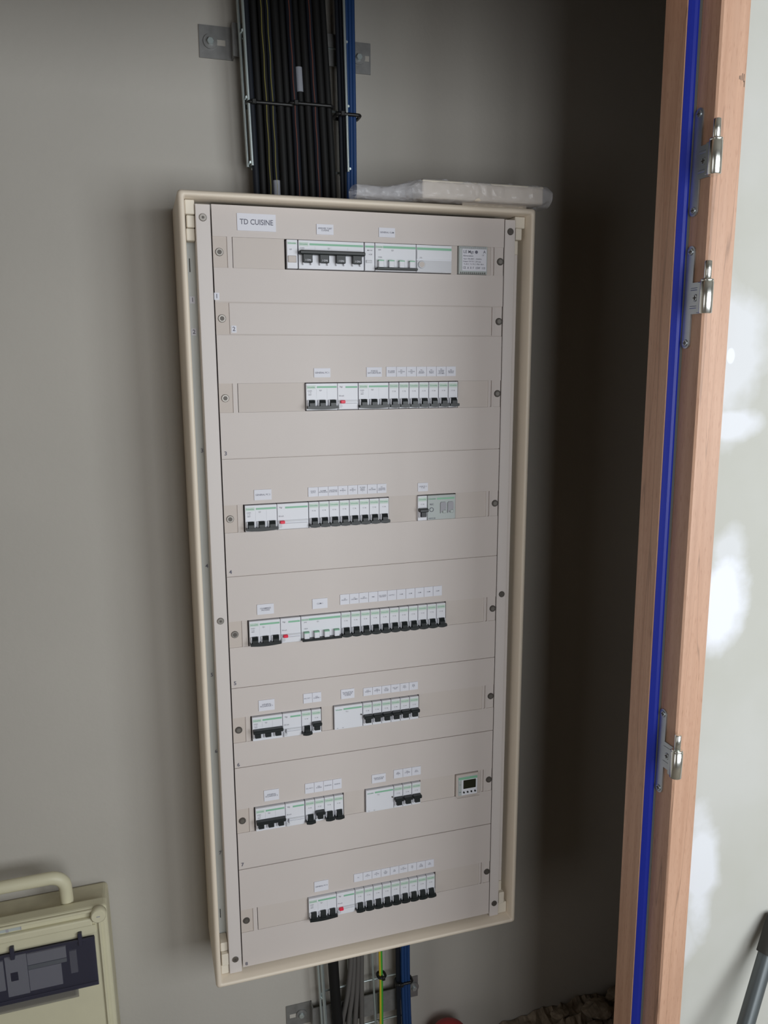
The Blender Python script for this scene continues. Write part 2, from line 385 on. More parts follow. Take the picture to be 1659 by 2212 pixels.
# ---------------------------------------------------------------- cabinet
CX0, CX1, CZ1, CZ0 = -0.050, 0.5515, 0.0145, -1.3715
cab = empty('distribution_cabinet', (0.25, WY, Z0-1.3715),
            'tall cream steel electrical cabinet without its door, holding eight rows of breakers', 'electrical cabinet')
CO = (0.25, WY, Z0-1.3715)
def cb(mb, name, parent=None, label=None):
    o = mb.build(name, parent or cab, origin=CO if (parent is None or parent is cab) else (0, 0, 0))
    if label: o['label'] = label
    return o
def rrect(x0, x1, z0, z1, r, n=4):
    pts = []
    for cx, cz, a0 in ((x1-r, z1-r, 0), (x0+r, z1-r, PI/2), (x0+r, z0+r, PI), (x1-r, z0+r, 1.5*PI)):
        for i in range(n+1): a = a0+PI/2*i/n; pts.append((cx+r*math.cos(a), cz+r*math.sin(a)))
    return pts
body = MB()
def ringset(y_insets, k, r0=0.006):
    rings = []
    for (y, ins) in y_insets:
        rings.append([(p[0], y, Z0+p[1]) for p in rrect(CX0+ins, CX1-ins, CZ0+ins, CZ1-ins, max(0.0008, r0-ins*0.35))])
    n = len(rings[0]); vs = [v for r_ in rings for v in r_]
    fs = [(j*n+i, j*n+(i+1) % n, (j+1)*n+(i+1) % n, (j+1)*n+i) for j in range(len(rings)-1) for i in range(n)]
    return vs, fs
vs, fs = ringset([(WY-0.0005, 0.0), (-0.010, 0.0), (-0.0145, 0.0010), (-0.0172, 0.0035), (-0.0180, 0.0065), (-0.0172, 0.0085), (-0.0150, 0.0100), (0.040, 0.0105)], 'frame')
body.add(vs, fs, 'frame', True)
cb(body, 'housing')
tr = MB().box(CX0+0.0105, 0.004, 0.040, 0.042, Z0-1.3605, Z0+0.004, 'zinc').box(0.498, CX1-0.0105, 0.040, 0.042, Z0-1.3605, Z0+0.004, 'zinc')
tr.box(-0.0335, -0.0322, 0.0392, 0.0402, Z0-0.101, Z0-0.080, 'dark').box(-0.0335, -0.0322, 0.0392, 0.0402, Z0-1.268, Z0-1.250, 'dark')
cb(tr, 'side_channel', label='pale grey recessed channels inside the frame')
cb(MB().box(0.004, 0.498, 0.060, 0.062, Z0-1.3605, Z0+0.004, 'dark'), 'gap_shade_sheet')  # black sheet standing in for the shade inside the cabinet
# uprights (rails) with screws
for side in (0, 1):
    x0, x1 = ((-0.0235, -0.0008) if side == 0 else (0.5008, 0.5205))
    rl = MB().box(x0, x1, 0.0, 0.0385, Z0-1.3595, Z0-0.003, 'rail', bev=0.0009)
    if side: rl.box(0.5200, 0.5300, 0.010, 0.0115, Z0-1.345, Z0-0.012, 'rail').box(0.5225, 0.5240, 0.0093, 0.0102, Z0-0.097, Z0-0.080, 'dark').box(0.5225, 0.5240, 0.0093, 0.0102, Z0-1.264, Z0-1.247, 'dark')
    ro = cb(rl, 'upright')
    for z in (-0.023, -0.676, -1.3305):
        cx = (x0+x1)/2
        k = 'screw' if side == 0 else 'screwd'
        s_ = MB().cyl((cx-CO[0], -0.0022-CO[1], z+Z0-CO[2]), 0.0058, 0.0024, 'y', k, 20, bev=0.0007)
        s_.cyl((cx-CO[0], -0.0025-CO[1], z+Z0-CO[2]), 0.0022, 0.0006, 'y', 'screwd', 8)
        s_.build('screw', ro)
# corner blocks in the channel
def cblock(x0, x1, za, zb, y0, y1, tilt=0):
    b_ = MB().box(x0, x1, y0, y1, Z0+za, Z0+zb, 'block', bev=0.0012)
    cb(b_, 'corner_block')
cblock(-0.0385, -0.0240, -0.018, 0.0035, 0.004, 0.039); cblock(-0.0365, -0.0240, -0.037, -0.0185, 0.010, 0.039); cblock(-0.0375, -0.0240, -0.056, -0.0375, 0.014, 0.039)
cblock(0.5215, 0.5405, -0.016, 0.0035, 0.004, 0.039); cblock(0.5215, 0.5330, -0.036, -0.0165, 0.000, 0.039); cblock(0.5215, 0.5290, -0.060, -0.0365, 0.006, 0.039)
cblock(-0.0385, -0.0240, -1.3600, -1.342, 0.004, 0.039); cblock(-0.0370, -0.0240, -1.3415, -1.318, 0.002, 0.039); cblock(-0.0375, -0.0240, -1.3175, -1.300, 0.010, 0.039)
cblock(0.5215, 0.5405, -1.3600, -1.336, 0.004, 0.039); cblock(0.5215, 0.5330, -1.3355, -1.310, 0.000, 0.039); cblock(0.5215, 0.5290, -1.3095, -1.288, 0.006, 0.039)

# cover plates
# z top, z bottom, band centre, list of openings for blanks, labels
PL = [(0, -150, -73.5), (-150, -200, None), (-200, -400, -301), (-400, -600, -501), (-600, -800, -703), (-800, -950, -879), (-950, -1150, -1054), (-1150, -1352, -1256)]
BLANKS = {0: [(32, 114), (401, 412.6), (467, 477)], 2: [(32, 142), (417, 477)], 3: [(24.5, 33), (288.5, 341), (415, 477)], 4: [(24.5, 33), (398.5, 477)],
          5: [(24.5, 32), (160, 181), (346.5, 477)], 6: [(24.5, 32), (199, 239), (350, 421), (469.3, 477)], 7: [(32.2, 126), (382.5, 477)]}
LAB = {
 0: [(40, 101, -14, -40, 'TD CUISINE', 11.5), (167, 195, -25, -41, 'ARRIVEE TGBT\nCUISINE', 3.6), (272, 300, -26, -41, 'GENERAL CLIM', 3.6)],
 2: [(158, 186, -254, -269, 'GENERAL PC 1', 3.8), (249, 276, -253, -269, 'FORCE\nSATURATEUR', 3.8)] +
    [(284+18.3*i, 284+18.3*(i+1)-0.6, -252.5, -269, t, 2.9) for i, t in enumerate(['PC LIGNE\nCUISSON', 'PC\nCUISSON\nG1', 'PC\nCUISSON\nG2', 'PC\nBLOCS\nDESSERT', 'PC\nBLOCS\nPREPA', 'PC\nLAVERIE\nSORTIE\nLEGUMES', 'PC\nRESERVE\nFROIDE'])],
 3: [(52, 81, -453.5, -471, 'GENERAL PC 2', 3.8)] +
    [(144+17.5*i, 144+17.5*(i+1)-0.6, -454, -470, t, 2.9) for i, t in enumerate(['PORTE\nAUTO', 'ALARME\nINTRUSION', 'CENTRALE\nE ANALYSE', 'PC\nBUREAU\n1', 'PC\nBUREAU\n2', 'PC BAR\nSALLE\nREPAS\n1', 'PC\nVESTIAIRE', 'PC\nCHAUFFE\nASSIETTES'])] +
    [(342, 361, -456, -471, 'LIGNE PC 3\nT 10A', 2.9)],
 4: [(50, 79, -653, -671, 'CHAMBRES\nFROIDES', 3.8), (147, 174, -652, -670, 'CLIM 1', 3.8)] +
    [(197+17.55*i, 197+17.55*(i+1)-0.6, -648.5, -667, t, 2.9) for i, t in enumerate(['CF\nPOSITIF 1', 'CF\nLEGUMES', 'CF\nPOSITIF 2', 'VMC', 'CH. LOCAL\nDECHETS', 'HOTTE 1', 'CLIM', 'CLIM', 'CLIM', 'CLIM', 'CLIM'])],
 5: [(47, 75, -828, -848, 'GENERAL\nECLAIRAGE 1', 3.8)] + [(127+16.5*i, 127+16.5*(i+1)-0.6, -826, -844, t, 2.9) for i, t in enumerate(['ECL EXT 1', 'ECL\nCUISINE 1'])] +
    [(196, 221, -827, -845, 'TELERUPTEUR\nECLAIRAGE\nCUISINE', 3.2)] + [(238+17.7*i, 238+17.7*(i+1)-0.6, -829.5, -844.5, t, 2.9) for i, t in enumerate(['ECL\nRESERVE\n1', 'ECL\nRESERVE\n2', 'ECL\nLOCAL\nPOUB', 'ECL WC\nVEST', 'ECL\nHALL\n1', 'ECL\nBUR\n1'])],
 6: [(51, 78, -1001, -1022, 'GENERAL\nECLAIRAGE 2', 3.8)] + [(126+17.3*i, 126+17.3*(i+1)-0.6, -1000.5, -1020, t, 2.9) for i, t in enumerate(['ECL EXT 2', 'ECL\nCUISINE', 'ENSEIGNE', 'RESERVE'])] +
    [(253, 280, -1004, -1021, 'TELERUPTEUR\nECLAIRAGE', 3.2)] + [(296+18.2*i, 296+18.2*(i+1)-0.6, -1001, -1018, t, 2.9) for i, t in enumerate(['ECL\nPREPA\n1', 'ECL\nLAVERIE\n2', 'ECL\nSALLE'])],
 7: [(139, 166, -1203, -1224, 'GENERAL PC 4', 3.6)] + [(216+18.1*i, 216+18.1*(i+1)-0.6, -1203, -1219.5, t, 2.9) for i, t in enumerate(['PC', 'PC\nHOTTE\n1', 'PC\nHOTTE\n2', 'PC\nFOUR\nBAS', 'PC\nBAS', 'PC\nPLONGE\n1', 'PC\nSAS\n2', 'PC\nLAVE\nLINGE', 'PC\nECO'])],
}
NUMP = [(3.5, -141), (28.5, -191.5), (7.5, -391), (7.5, -592), (7.5, -791), (7.5, -944), (7.5, -1140), (7.5, -1345)]
NUML = [(-31, -144.5), (-31, -195), (-27, -389), (-28, -588), (-28, -786), (-27, -932), (-28, -1134), (-30, -1361)]
def put_screw(px, pz, parent, k):
    s_ = MB().cyl((px-CO[0], -0.0005-CO[1], pz-CO[2]), 0.0062, 0.0032, 'y', k, 22, bev=0.0007)
    s_.cyl((px-CO[0], -0.0008-CO[1], pz-CO[2]), 0.0036, 0.0006, 'y', 'screw' if k == 'screwd' else 'screwd', 12)
    s_.box(px-0.0006-CO[0], px+0.0006-CO[0], 0.0022-CO[1], 0.0028-CO[1], pz-0.0115-CO[2], pz+0.0115-CO[2], 'screwd')
    s_.build('screw', parent)
for i, (zt, zb, zc) in enumerate(PL):
    p = MB(); zt_, zb_ = Z0+zt/1000-0.0008, Z0+zb/1000+0.0008
    if i == 0: zt_ = Z0-0.0025
    X0, X1 = 0.0012, 0.4990
    def pb(x0, x1, za, zb2, y0=0.0, y1=0.012, k='plate'): p.box(x0, x1, y0, y1, za, zb2, k)
    if zc is None:
        c = (zt_+zb_)/2
        pb(0.0230, 0.4750, zb_, zt_); pb(X0, 0.0230, zb_, zt_, 0.0016, k='tab'); pb(0.4750, 0.4795, zb_, zt_, 0.0026); pb(0.4795, 0.4822, zb_, zt_, -0.0004); pb(0.4822, X1, zb_, zt_, 0.0020)
        zs_ = c
    else:
        c = Z0+zc/1000; a, b_ = c-0.0235, c+0.0235
        pb(X0, X1, b_, zt_); pb(X0, X1, zb_, a)
        pb(0.0235, 0.0310 if i in (0, 2, 7) else 0.0245, a, b_)
        pb(X0, 0.0235, a, b_, 0.0016, k='tab')
        pb(0.4745, 0.4772, a, b_, -0.0004); pb(0.4772, 0.4812, a, b_, 0.0026); pb(0.4812, 0.4838, a, b_, -0.0004); pb(0.4838, X1, a, b_, 0.0014)
        zs_ = c
    p.box(X0, X1, 0.0022, 0.0060, zb_-0.0015, zb_+0.0010, 'strip')
    po = cb(p, 'cover_plate')
    put_screw(0.0110, zs_, po, 'screw' if i < 3 else ('screwd' if i > 4 else 'screw')); put_screw(0.4932, zs_, po, 'screwd')
    def lo(x, y, z): return (x-CO[0], y-CO[1], z-CO[2])
    for (bx0, bx1) in BLANKS.get(i, []):
        bb = MB().box(bx0/1000-CO[0], bx1/1000-CO[0], 0.0007-CO[1], 0.008-CO[1], c-0.0233-CO[2], c+0.0233-CO[2], 'strip')
        bb.build('blanking_strip', po)
    for (lx0, lx1, lz1, lz0, t, sz) in LAB.get(i, []):
        l = MB().box(lx0/1000-CO[0], lx1/1000-CO[0], -0.0014-CO[1], -0.0001-CO[1], Z0+lz0/1000-CO[2], Z0+lz1/1000-CO[2], 'label')
        wv = (lx1-lx0)/1000
        l.text(t, (lx0+lx1)/2000-CO[0], Z0+(lz0+lz1)/2000-CO[2], sz/1000, 'ltext', y=-0.00155-CO[1], maxw=wv*0.86)
        lo_ = l.build('label', po)
        lo_['label'] = 'large white label reading TD CUISINE' if t == 'TD CUISINE' else 'white printed circuit label'
    nx, nz = NUMP[i]; nm = MB()
    if i < 2: nm.box(nx/1000-0.0035-CO[0], nx/1000+0.0045-CO[0], -0.0006-CO[1], 0.0-CO[1], Z0+nz/1000-0.0055-CO[2], Z0+nz/1000+0.0055-CO[2], 'label')
    nm.text(str(i+1), nx/1000+0.0005-CO[0], Z0+nz/1000-CO[2], 0.0095, 'ltext', y=-0.0009-CO[1]); nm.build('number_mark', po)
    nx, nz = NUML[i]; nm = MB()
    if i in (0, 1, 7): nm.box(nx/1000-0.0042, nx/1000+0.0038, 0.0385, 0.0398, Z0+nz/1000-0.0055, Z0+nz/1000+0.0055, 'label')
    nm.text(str(i+1), nx/1000, Z0+nz/1000, 0.0095, 'ltext', y=0.0383); cb(nm, 'number_mark')

# ---------------------------------------------------------------- breakers and other devices in the rows
DY = -0.0055         # front of the devices, just proud of the cover plates
def lever(b, x0, x1, n, w_, up, barz=None):
    """black lever: n stems joined by one cross bar, bar low (down) or high (up)"""
    if up:
        b.box(x0+0.0008, x1-0.0004, -0.0100, 0.002, -0.0060, 0.0005, 'black', bev=0.0012)
        za, zb2 = -0.0155, -0.0045
    else:
        # lower edge of the bar is slightly bowed
        pts = [(x0+0.0006, -0.0150), (x1-0.0004, -0.0150)]
        m_ = 7
        for q in range(m_+1):
            t = q/m_; x = (x1-0.0004)+(x0+0.0010-x1)*t; pts.append((x, -0.0192-0.0016*math.sin(PI*t)))
        b.poly_prism(pts, 'y', -0.0098, 0.002, 'black')
        za, zb2 = -0.0165, -0.0050
    for q in range(n):
        cx = x0+w_*(q+0.5)+(0.0004 if n == 1 else 0)
        if up: b.poly_prism([(-0.0085, za+0.002), (-0.004, za), (0.002, za), (0.002, zb2+0.001), (-0.0085, zb2+0.001)], 'x', cx-0.0046, cx+0.0046, 'black')
        else: b.poly_prism([(-0.0085, za-0.001), (0.002, za-0.001), (0.002, zb2), (-0.0030, zb2), (-0.0085, zb2-0.005)], 'x', cx-0.0046, cx+0.0046, 'black')
def device_face(w_, band=True, tall=0.0222):
    b = MB().box(0.0004, w_-0.0004, 0.0, 0.050, -tall, tall, 'white', bev=0.0005)
    return b
def sp_body(txt, up=False):
    w_ = 0.018; b = device_face(w_)
    b.box(0.0012, w_-0.0012, -0.0003, 0.0, 0.0125, 0.0198, 'mint')
    b.text('Schneider', w_/2, 0.0162, 0.0038, 'gtext', y=-0.0005, maxw=0.0145)
    b.text(txt, w_/2, 0.0072, 0.0032, 'ptext', y=-0.0005)
    # raised cheeks either side of the lever
    for x in (0.0018, w_-0.0034): b.box(x, x+0.0018, -0.0045, 0.0, -0.0165, -0.0052, 'white', bev=0.0006)
    b.box(0.0040, w_-0.0040, -0.0002, 0.0, -0.0170, -0.0050, 'white2')
    return b
PROTO = {}
def single_pole(up, loc, label, group, txt='Q 1'):
    if up not in PROTO:
        r = empty('circuit_breaker', loc, label, 'circuit breaker', group)
        sp_body('C 16', up).build('body', r)
        l = MB(); lever(l, 0, 0.018, 1, 0.018, up); l.build('toggle', r)
        PROTO[up] = r; return r
    return dup(PROTO[up], loc, label, group)
def multi(n, pw, loc, label, up, name='circuit_breaker', group=None, text='Schneider', bar=True):
    w_ = n*pw; r = empty(name, loc, label, 'circuit breaker', group)
    b = device_face(w_)
    b.box(0.0014, min(0.0165, w_*0.32), -0.0003, 0.0, 0.0130, 0.0190, 'mint')
    b.text(text, 0.0014+0.0076, 0.0160, 0.0036, 'gtext', y=-0.0005, maxw=0.0135)
    b.box(0.0185, w_-0.0015, -0.0004, 0.0, 0.0145, 0.0176, 'green')
    for q in range(1, n): b.box(q*pw-0.0001, q*pw+0.0001, -0.0003, 0.0, -0.004, 0.0130, 'white2')
    for q, t in enumerate(('iC60N', 'C 32', '400V')): b.text(t, 0.0065, 0.0098-q*0.0032, 0.0026, 'ptext', y=-0.0005)
    b.text('Q1', w_*0.46, 0.0105, 0.0034, 'ptext', y=-0.0005)
    for q in range(n):
        cx = pw*(q+0.5)
        for x in (cx-0.0074, cx+0.0054): b.box(x, x+0.0020, -0.0045, 0.0, -0.0165, -0.0052, 'white', bev=0.0006)
    b.build('body', r)
    l = MB(); lever(l, 0.0, w_, n, pw, up); l.build('toggle', r)
    return r
def vigi(w_, loc, label, red=True, group=None):
    r = empty('residual_current_block', loc, label, 'residual current block', group)
    b = device_face(w_)
    b.box(0.014, w_-0.0015, -0.0004, 0.0, 0.0140, 0.0170, 'green')
    b.text('Vigi', 0.0062, 0.0160, 0.0036, 'ptext', y=-0.0005); b.text('30 mA', 0.0068, 0.0010, 0.0033, 'ptext', y=-0.0005)
    b.box(0.0015, w_-0.0012, -0.0022, 0.0, -0.0215, -0.0112, 'white', bev=0.0008)
    b.box(0.0015, w_-0.0012, -0.0012, 0.0, -0.0092, -0.0060, 'white2')
    b.build('body', r)
    if red: o = MB().box(0.0042, 0.0122, -0.0065, 0.0, -0.0112, -0.0062, 'red', bev=0.0008).build('reset_button', r); o['label'] = 'red reset button'
    else: MB().box(0.0050, 0.0066, -0.0050, 0.0, -0.0135, -0.0062, 'ptext', bev=0.0005).build('reset_button', r)
    MB().cyl((0.0048, -0.0024, -0.0158), 0.0032, 0.0024, 'y', 'white2', 16).build('test_button', r)
    return r
def switch4(pw, loc, label, grp=None):
    n = 4; w_ = pw*n; r = empty('load_switch', loc, label, 'switch', grp)
    b = device_face(w_)
    b.box(0.0012, w_-0.0012, -0.0004, 0.0, 0.0143, 0.0180, 'green'); b.box(0.0015, 0.014, -0.0005, 0.0, 0.0143, 0.0180, 'mint')
    b.text('Schneider', 0.0078, 0.0162, 0.0033, 'gtext', y=-0.0007, maxw=0.0115)
    b.text('iSW', 0.008, 0.0115, 0.0030, 'ptext', y=-0.0005); b.text('Q1', w_*0.42, 0.0112, 0.0034, 'ptext', y=-0.0005); b.text('125A', 0.0085, -0.0002, 0.0033, 'ptext', y=-0.0005)
    b.build('body', r)
    for q in range(n):
        cx = pw*(q+0.5)
        l = MB().box(cx-0.0046, cx+0.0046, -0.0070, 0.0, -0.0172, -0.0055, 'white', bev=0.0008).box(cx-0.0046, cx+0.0046, -0.0073, 0.0, -0.0068, -0.0050, 'green')
        l.box(cx+0.0046, cx+0.0053, -0.0040, 0.0, -0.0172, -0.0055, 'ptext'); l.build('lever', r)
    o = MB().box(0.0004, w_-0.0004, -0.0105, 0.002, -0.0208, -0.0170, 'black', bev=0.0008).build('handle_bar', r); o['label'] = 'black linking bar'
    return r
def blankdev(w_, loc, label, name='remote_switch', marks=True, extra=None):
    r = empty(name, loc, label, 'relay')
    b = device_face(w_)
    b.box(0.0175, w_-0.0015, -0.0004, 0.0, 0.0148, 0.0178, 'green'); b.text('Schneider', 0.009, 0.0160, 0.0033, 'gtext', y=-0.0005, maxw=0.0125)
    b.text('TL1', w_*0.45, 0.0110, 0.0034, 'ptext', y=-0.0005)
    if marks: b.text('A1', 0.006, -0.0195, 0.0026, 'ptext', y=-0.0005); b.text('A2', 0.016, -0.0195, 0.0026, 'ptext', y=-0.0005)
    b.build('body', r)
    if extra: MB().cyl((w_-0.003, -0.0020, 0.002), 0.0013, 0.0020, 'y', 'screwd', 12).build('indicator', r)
    return r
def P(x, row): return ((x-(x+126)*0.0041)/1000, DY, Z0+PL[row][2]/1000)
ROWN = ['top', 'second', 'third', 'fourth', 'fifth', 'sixth', 'seventh', 'bottom']
ORD = ['first', 'second', 'third', 'fourth', 'fifth', 'sixth', 'seventh', 'eighth', 'ninth', 'tenth', 'eleventh']
def poles(row, x, n, pitch, where, after, ups=()):
    for q in range(n):
        up = q in ups
        if n == 1: l = 'narrow white breaker with black lever %s, %s' % ('up' if up else 'down', where)
        else: l = 'narrow white breaker, black lever %s, %s %s, %s' % ('up' if up else 'down', ORD[q], after, where)
        single_pole(up, P(x+pitch*q, row), l, 'single-pole breakers of the %s' % where)
# row 1
r = empty('auxiliary_contact', P(117.5, 0), 'white auxiliary module at the left end of the top device row', 'auxiliary module')
b = device_face(0.018); b.box(0.0012, 0.0168, -0.0003, 0, 0.0150, 0.0185, 'mint'); b.text('Schneider', 0.009, 0.0167, 0.0033, 'gtext', y=-0.0005, maxw=0.014)
b.text('OF', 0.0065, 0.007, 0.0032, 'ptext', y=-0.0005); b.box(0.0018, 0.0150, -0.0020, 0, -0.0130, -0.0025, 'strip', bev=0.0008); b.box(0.0150, 0.0156, -0.001, 0, -0.0130, -0.0025, 'ptext'); b.build('body', r)
r = multi(4, 0.0274, P(136.5, 0), 'widest breaker, four black levers joined by a raised bar, in the top row', True)
for o in list(r.children):
    if o.name.startswith('toggle'):
        l = MB(); l.box(0.0004, 0.1092, -0.0115, 0.002, -0.0008, 0.0058, 'black', bev=0.0015)
        for q in range(4):
            cx = 0.0274*(q+0.5)
            l.box(cx-0.0078, cx+0.0078, -0.0085, 0.002, -0.0130, 0.0010, 'black', bev=0.0008); l.text('I ON', cx+0.0005, -0.0095, 0.0042, 'label', y=-0.0090)
        o.data = l.build('tmp').data; bpy.data.objects.remove(bpy.data.objects['tmp'])
r = empty('auxiliary_contact', P(247.5, 0), 'slim white auxiliary module between the two four-lever devices of the top row', 'auxiliary module')
b = device_face(0.0175); b.box(0.0012, 0.0163, -0.0003, 0, 0.0145, 0.0175, 'green'); b.text('MX+OF', 0.009, 0.0100, 0.0026, 'ptext', y=-0.0005); b.text('+OF', 0.010, 0.0035, 0.0034, 'ptext', y=-0.0005)
b.box(0.002, 0.0125, -0.0015, 0, -0.0100, -0.0055, 'white2', bev=0.0006); b.build('body', r)
switch4(0.018, P(265.5, 0), 'four-lever white switch with green edges over a black bar, in the top row')
r = empty('transformer_module', P(338, 0), 'plain white wide module with green band and pale ring mark, top row', 'power module')
b = device_face(0.064); b.box(0.001, 0.063, -0.0004, 0, 0.0140, 0.0178, 'green'); b.box(0.001, 0.063, -0.0012, 0, -0.0215, -0.0030, 'white2'); b.box(0.001, 0.063, -0.0016, 0, -0.0010, 0.0130, 'white')
b.text('iTR', 0.0075, 0.0010, 0.0030, 'ptext', y=-0.0020); b.build('body', r)
MB().cyl((0.0090, -0.0035, -0.0100), 0.0062, 0.0035, 'y', 'white2', 24, bev=0.0006).cyl((0.0090, -0.0040, -0.0100), 0.0045, 0.0008, 'y', 'strip', 24).build('dial', r)
r = empty('power_supply', P(415.5, 0), 'small grey power supply with dense printed lettering and toothed edges', 'power supply')
b = MB().box(0.0, 0.0525, 0.0, 0.05, -0.0230, 0.0230, 'grey', bev=0.0008)
b.build('body', r)
f = MB().box(0.0055, 0.0505, -0.0010, 0.0, -0.0175, 0.0185, 'label')
for (t, x, z, s_, wv) in (('LE Mgt', 0.0170, 0.0135, 0.0068, 0.022), ('Alimentation', 0.0165, 0.0070, 0.0036, 0.020), ('Input 100-240V ~ 50/60Hz', 0.0245, 0.0020, 0.0031, 0.036), ('Output 12V DC 1,3A max', 0.0235, -0.0022, 0.0031, 0.034),
                          ('Ta 45 C  Tc 75 C  IP20  SELV', 0.0270, -0.0066, 0.0031, 0.041), ('CE  A  II  F  15W  110', 0.0275, -0.0128, 0.0052, 0.041), ('A', 0.0465, 0.0140, 0.0068, 0.006), ('1.3', 0.0435, 0.0085, 0.0032, 0.006)):
    f.text(t, x, z, s_, 'ltext', y=-0.0012, maxw=wv)
f.cyl((0.0315, -0.0014, 0.0135), 0.0027, 0.0004, 'y', 'ltext', 16); f.build('printed_face', r)
t_ = MB()
for q in range(13):
    x = 0.0035+q*0.0037; t_.poly_prism([(x-0.0013, -0.0225), (x+0.0013, -0.0225), (x, -0.0190)], 'y', -0.0012, 0.0, 'screwd'); t_.box(x-0.0007, x+0.0007, -0.0008, 0, 0.0190, 0.0222, 'ptext')
t_.build('terminal_teeth', r)
# row 3
multi(3, 0.018, P(144, 2), 'three-lever breaker at the left of the third row, levers down', False)
vigi(0.036, P(198, 2), 'white block with red button, third row')
multi(3, 0.018, P(234.5, 2), 'three-lever breaker in the middle of the third row, levers down', False)
poles(2, 289, 7, 0.01825*1000, 'third row', 'from the left')
# row 4
multi(3, 0.018, P(35.5, 3), 'three-lever breaker at the left end of the fourth row, levers down', False)
vigi(0.054, P(89.7, 3), 'wide white block with red button, fourth row')
poles(3, 144.3, 8, 18.0, 'fourth row', 'from the left')
single_pole(True, P(342.3, 3), 'narrow white breaker with raised black lever beside the grey relay, fourth row', None)
r = empty('control_relay', P(361, 3), 'grey relay module with two dark rockers, right side of the fourth row', 'relay')
b = MB().box(0.0002, 0.0535, 0, 0.05, -0.0222, 0.0222, 'grey', bev=0.0006)
b.text('Schneider', 0.0085, 0.0160, 0.0038, 'gtext', y=-0.0005, maxw=0.015); b.box(0.0180, 0.0510, -0.0004, 0, 0.0143, 0.0175, 'green')
b.text('REC', 0.008, 0.0060, 0.0042, 'ltext', y=-0.0005); b.text('NSYS 04', 0.0085, -0.0195, 0.0036, 'ltext', y=-0.0005, maxw=0.013)
b.build('body', r)
MB().tube([(0.0075+0.0036*math.cos(a*PI/8), -0.0006, -0.0035+0.0036*math.sin(a*PI/8)) for a in range(16)], 0.0005, 'ltext', 5, closed=True).build('dial', r)
for cx in (0.0295, 0.0435):
    pts = [(-0.0055, -0.0110), (-0.0055, 0.0075), (-0.004, 0.0095), (0.004, 0.0095), (0.0055, 0.0075), (0.0055, -0.0035), (0.002, -0.0045), (-0.002, -0.0070)]
    MB().poly_prism([(cx+a, c_) for a, c_ in pts], 'y', -0.0022, 0.0, 'ptext').box(cx-0.0012, cx+0.0058, -0.0030, 0, -0.0110, -0.0048, 'grey', bev=0.001).build('rocker', r)
# row 5
multi(3, 0.018, P(35.5, 4), 'three-lever breaker at the left end of the fifth row, levers down', False)
vigi(0.036, P(89.7, 4), 'white block with red button, fifth row')
switch4(0.018, P(126, 4), 'four-lever white switch with green edges over a black bar, fifth row')
poles(4, 198.3, 11, 18.15, 'fifth row', 'from the left')
# row 6
multi(3, 0.018, P(34.5, 5), 'three-lever breaker with raised levers, left end of the sixth row', True)
vigi(0.034, P(88.7, 5), 'white block without red button, sixth row', red=False)
single_pole(False, P(122.8, 5), 'narrow white breaker with lowered black lever, left group of the sixth row', None)
single_pole(True, P(141.0, 5), 'narrow white breaker with raised black lever, left group of the sixth row', None)
blankdev(0.0535, P(183, 5), 'plain white module left of six raised breakers, sixth row', extra=True)
poles(5, 237, 6, 18.15, 'right group of the sixth row', 'from the left', ups=range(6))
# row 7
multi(3, 0.018, P(34.5, 6), 'three-lever breaker with raised levers, left end of the seventh row', True)
vigi(0.036, P(88.7, 6), 'white block without red button, seventh row', red=False)
poles(6, 125.5, 4, 18.1, 'left group of the seventh row', 'from the left', ups=(1,))
blankdev(0.0545, P(241.5, 6), 'plain white module left of three raised breakers, seventh row', extra=True)
poles(6, 296.3, 3, 18.15, 'right group of the seventh row', 'from the left', ups=range(3))
r = empty('time_switch', P(424, 6), 'small timer with dark display and four buttons, right end of the seventh row', 'timer')
b = MB().box(0, 0.0465, 0, 0.05, -0.0228, 0.0228, 'strip', bev=0.0012)
b.box(0.0035, 0.0435, -0.0018, 0, -0.0200, 0.0190, 'white', bev=0.0008); b.box(0.0040, 0.0430, -0.0022, 0, 0.0135, 0.0185, 'green'); b.box(0.0040, 0.0105, -0.0022, 0, -0.0190, 0.0125, 'grey')
b.text('IHP', 0.0072, -0.012, 0.0030, 'ltext', y=-0.0025); b.text('2c', 0.0072, 0.004, 0.0030, 'ltext', y=-0.0025)
b.box(0.0, 0.0465, -0.0060, -0.0045, -0.0228, -0.0222, 'strip'); b.build('body', r)
MB().box(0.0140, 0.0400, -0.0030, 0, -0.0060, 0.0120, 'lcd', bev=0.0006).build('display', r)
for q in range(4): MB().cyl((0.0150+q*0.0078, -0.0038, -0.0130), 0.0017, 0.0030, 'y', 'black', 12).build('button', r)
# row 8
multi(3, 0.018, P(127.5, 7), 'three-lever breaker at the left of the bottom row, levers down', False)
vigi(0.036, P(181.8, 7), 'white block with red button, bottom row')
poles(7, 218.2, 9, 18.15, 'bottom row', 'from the left')

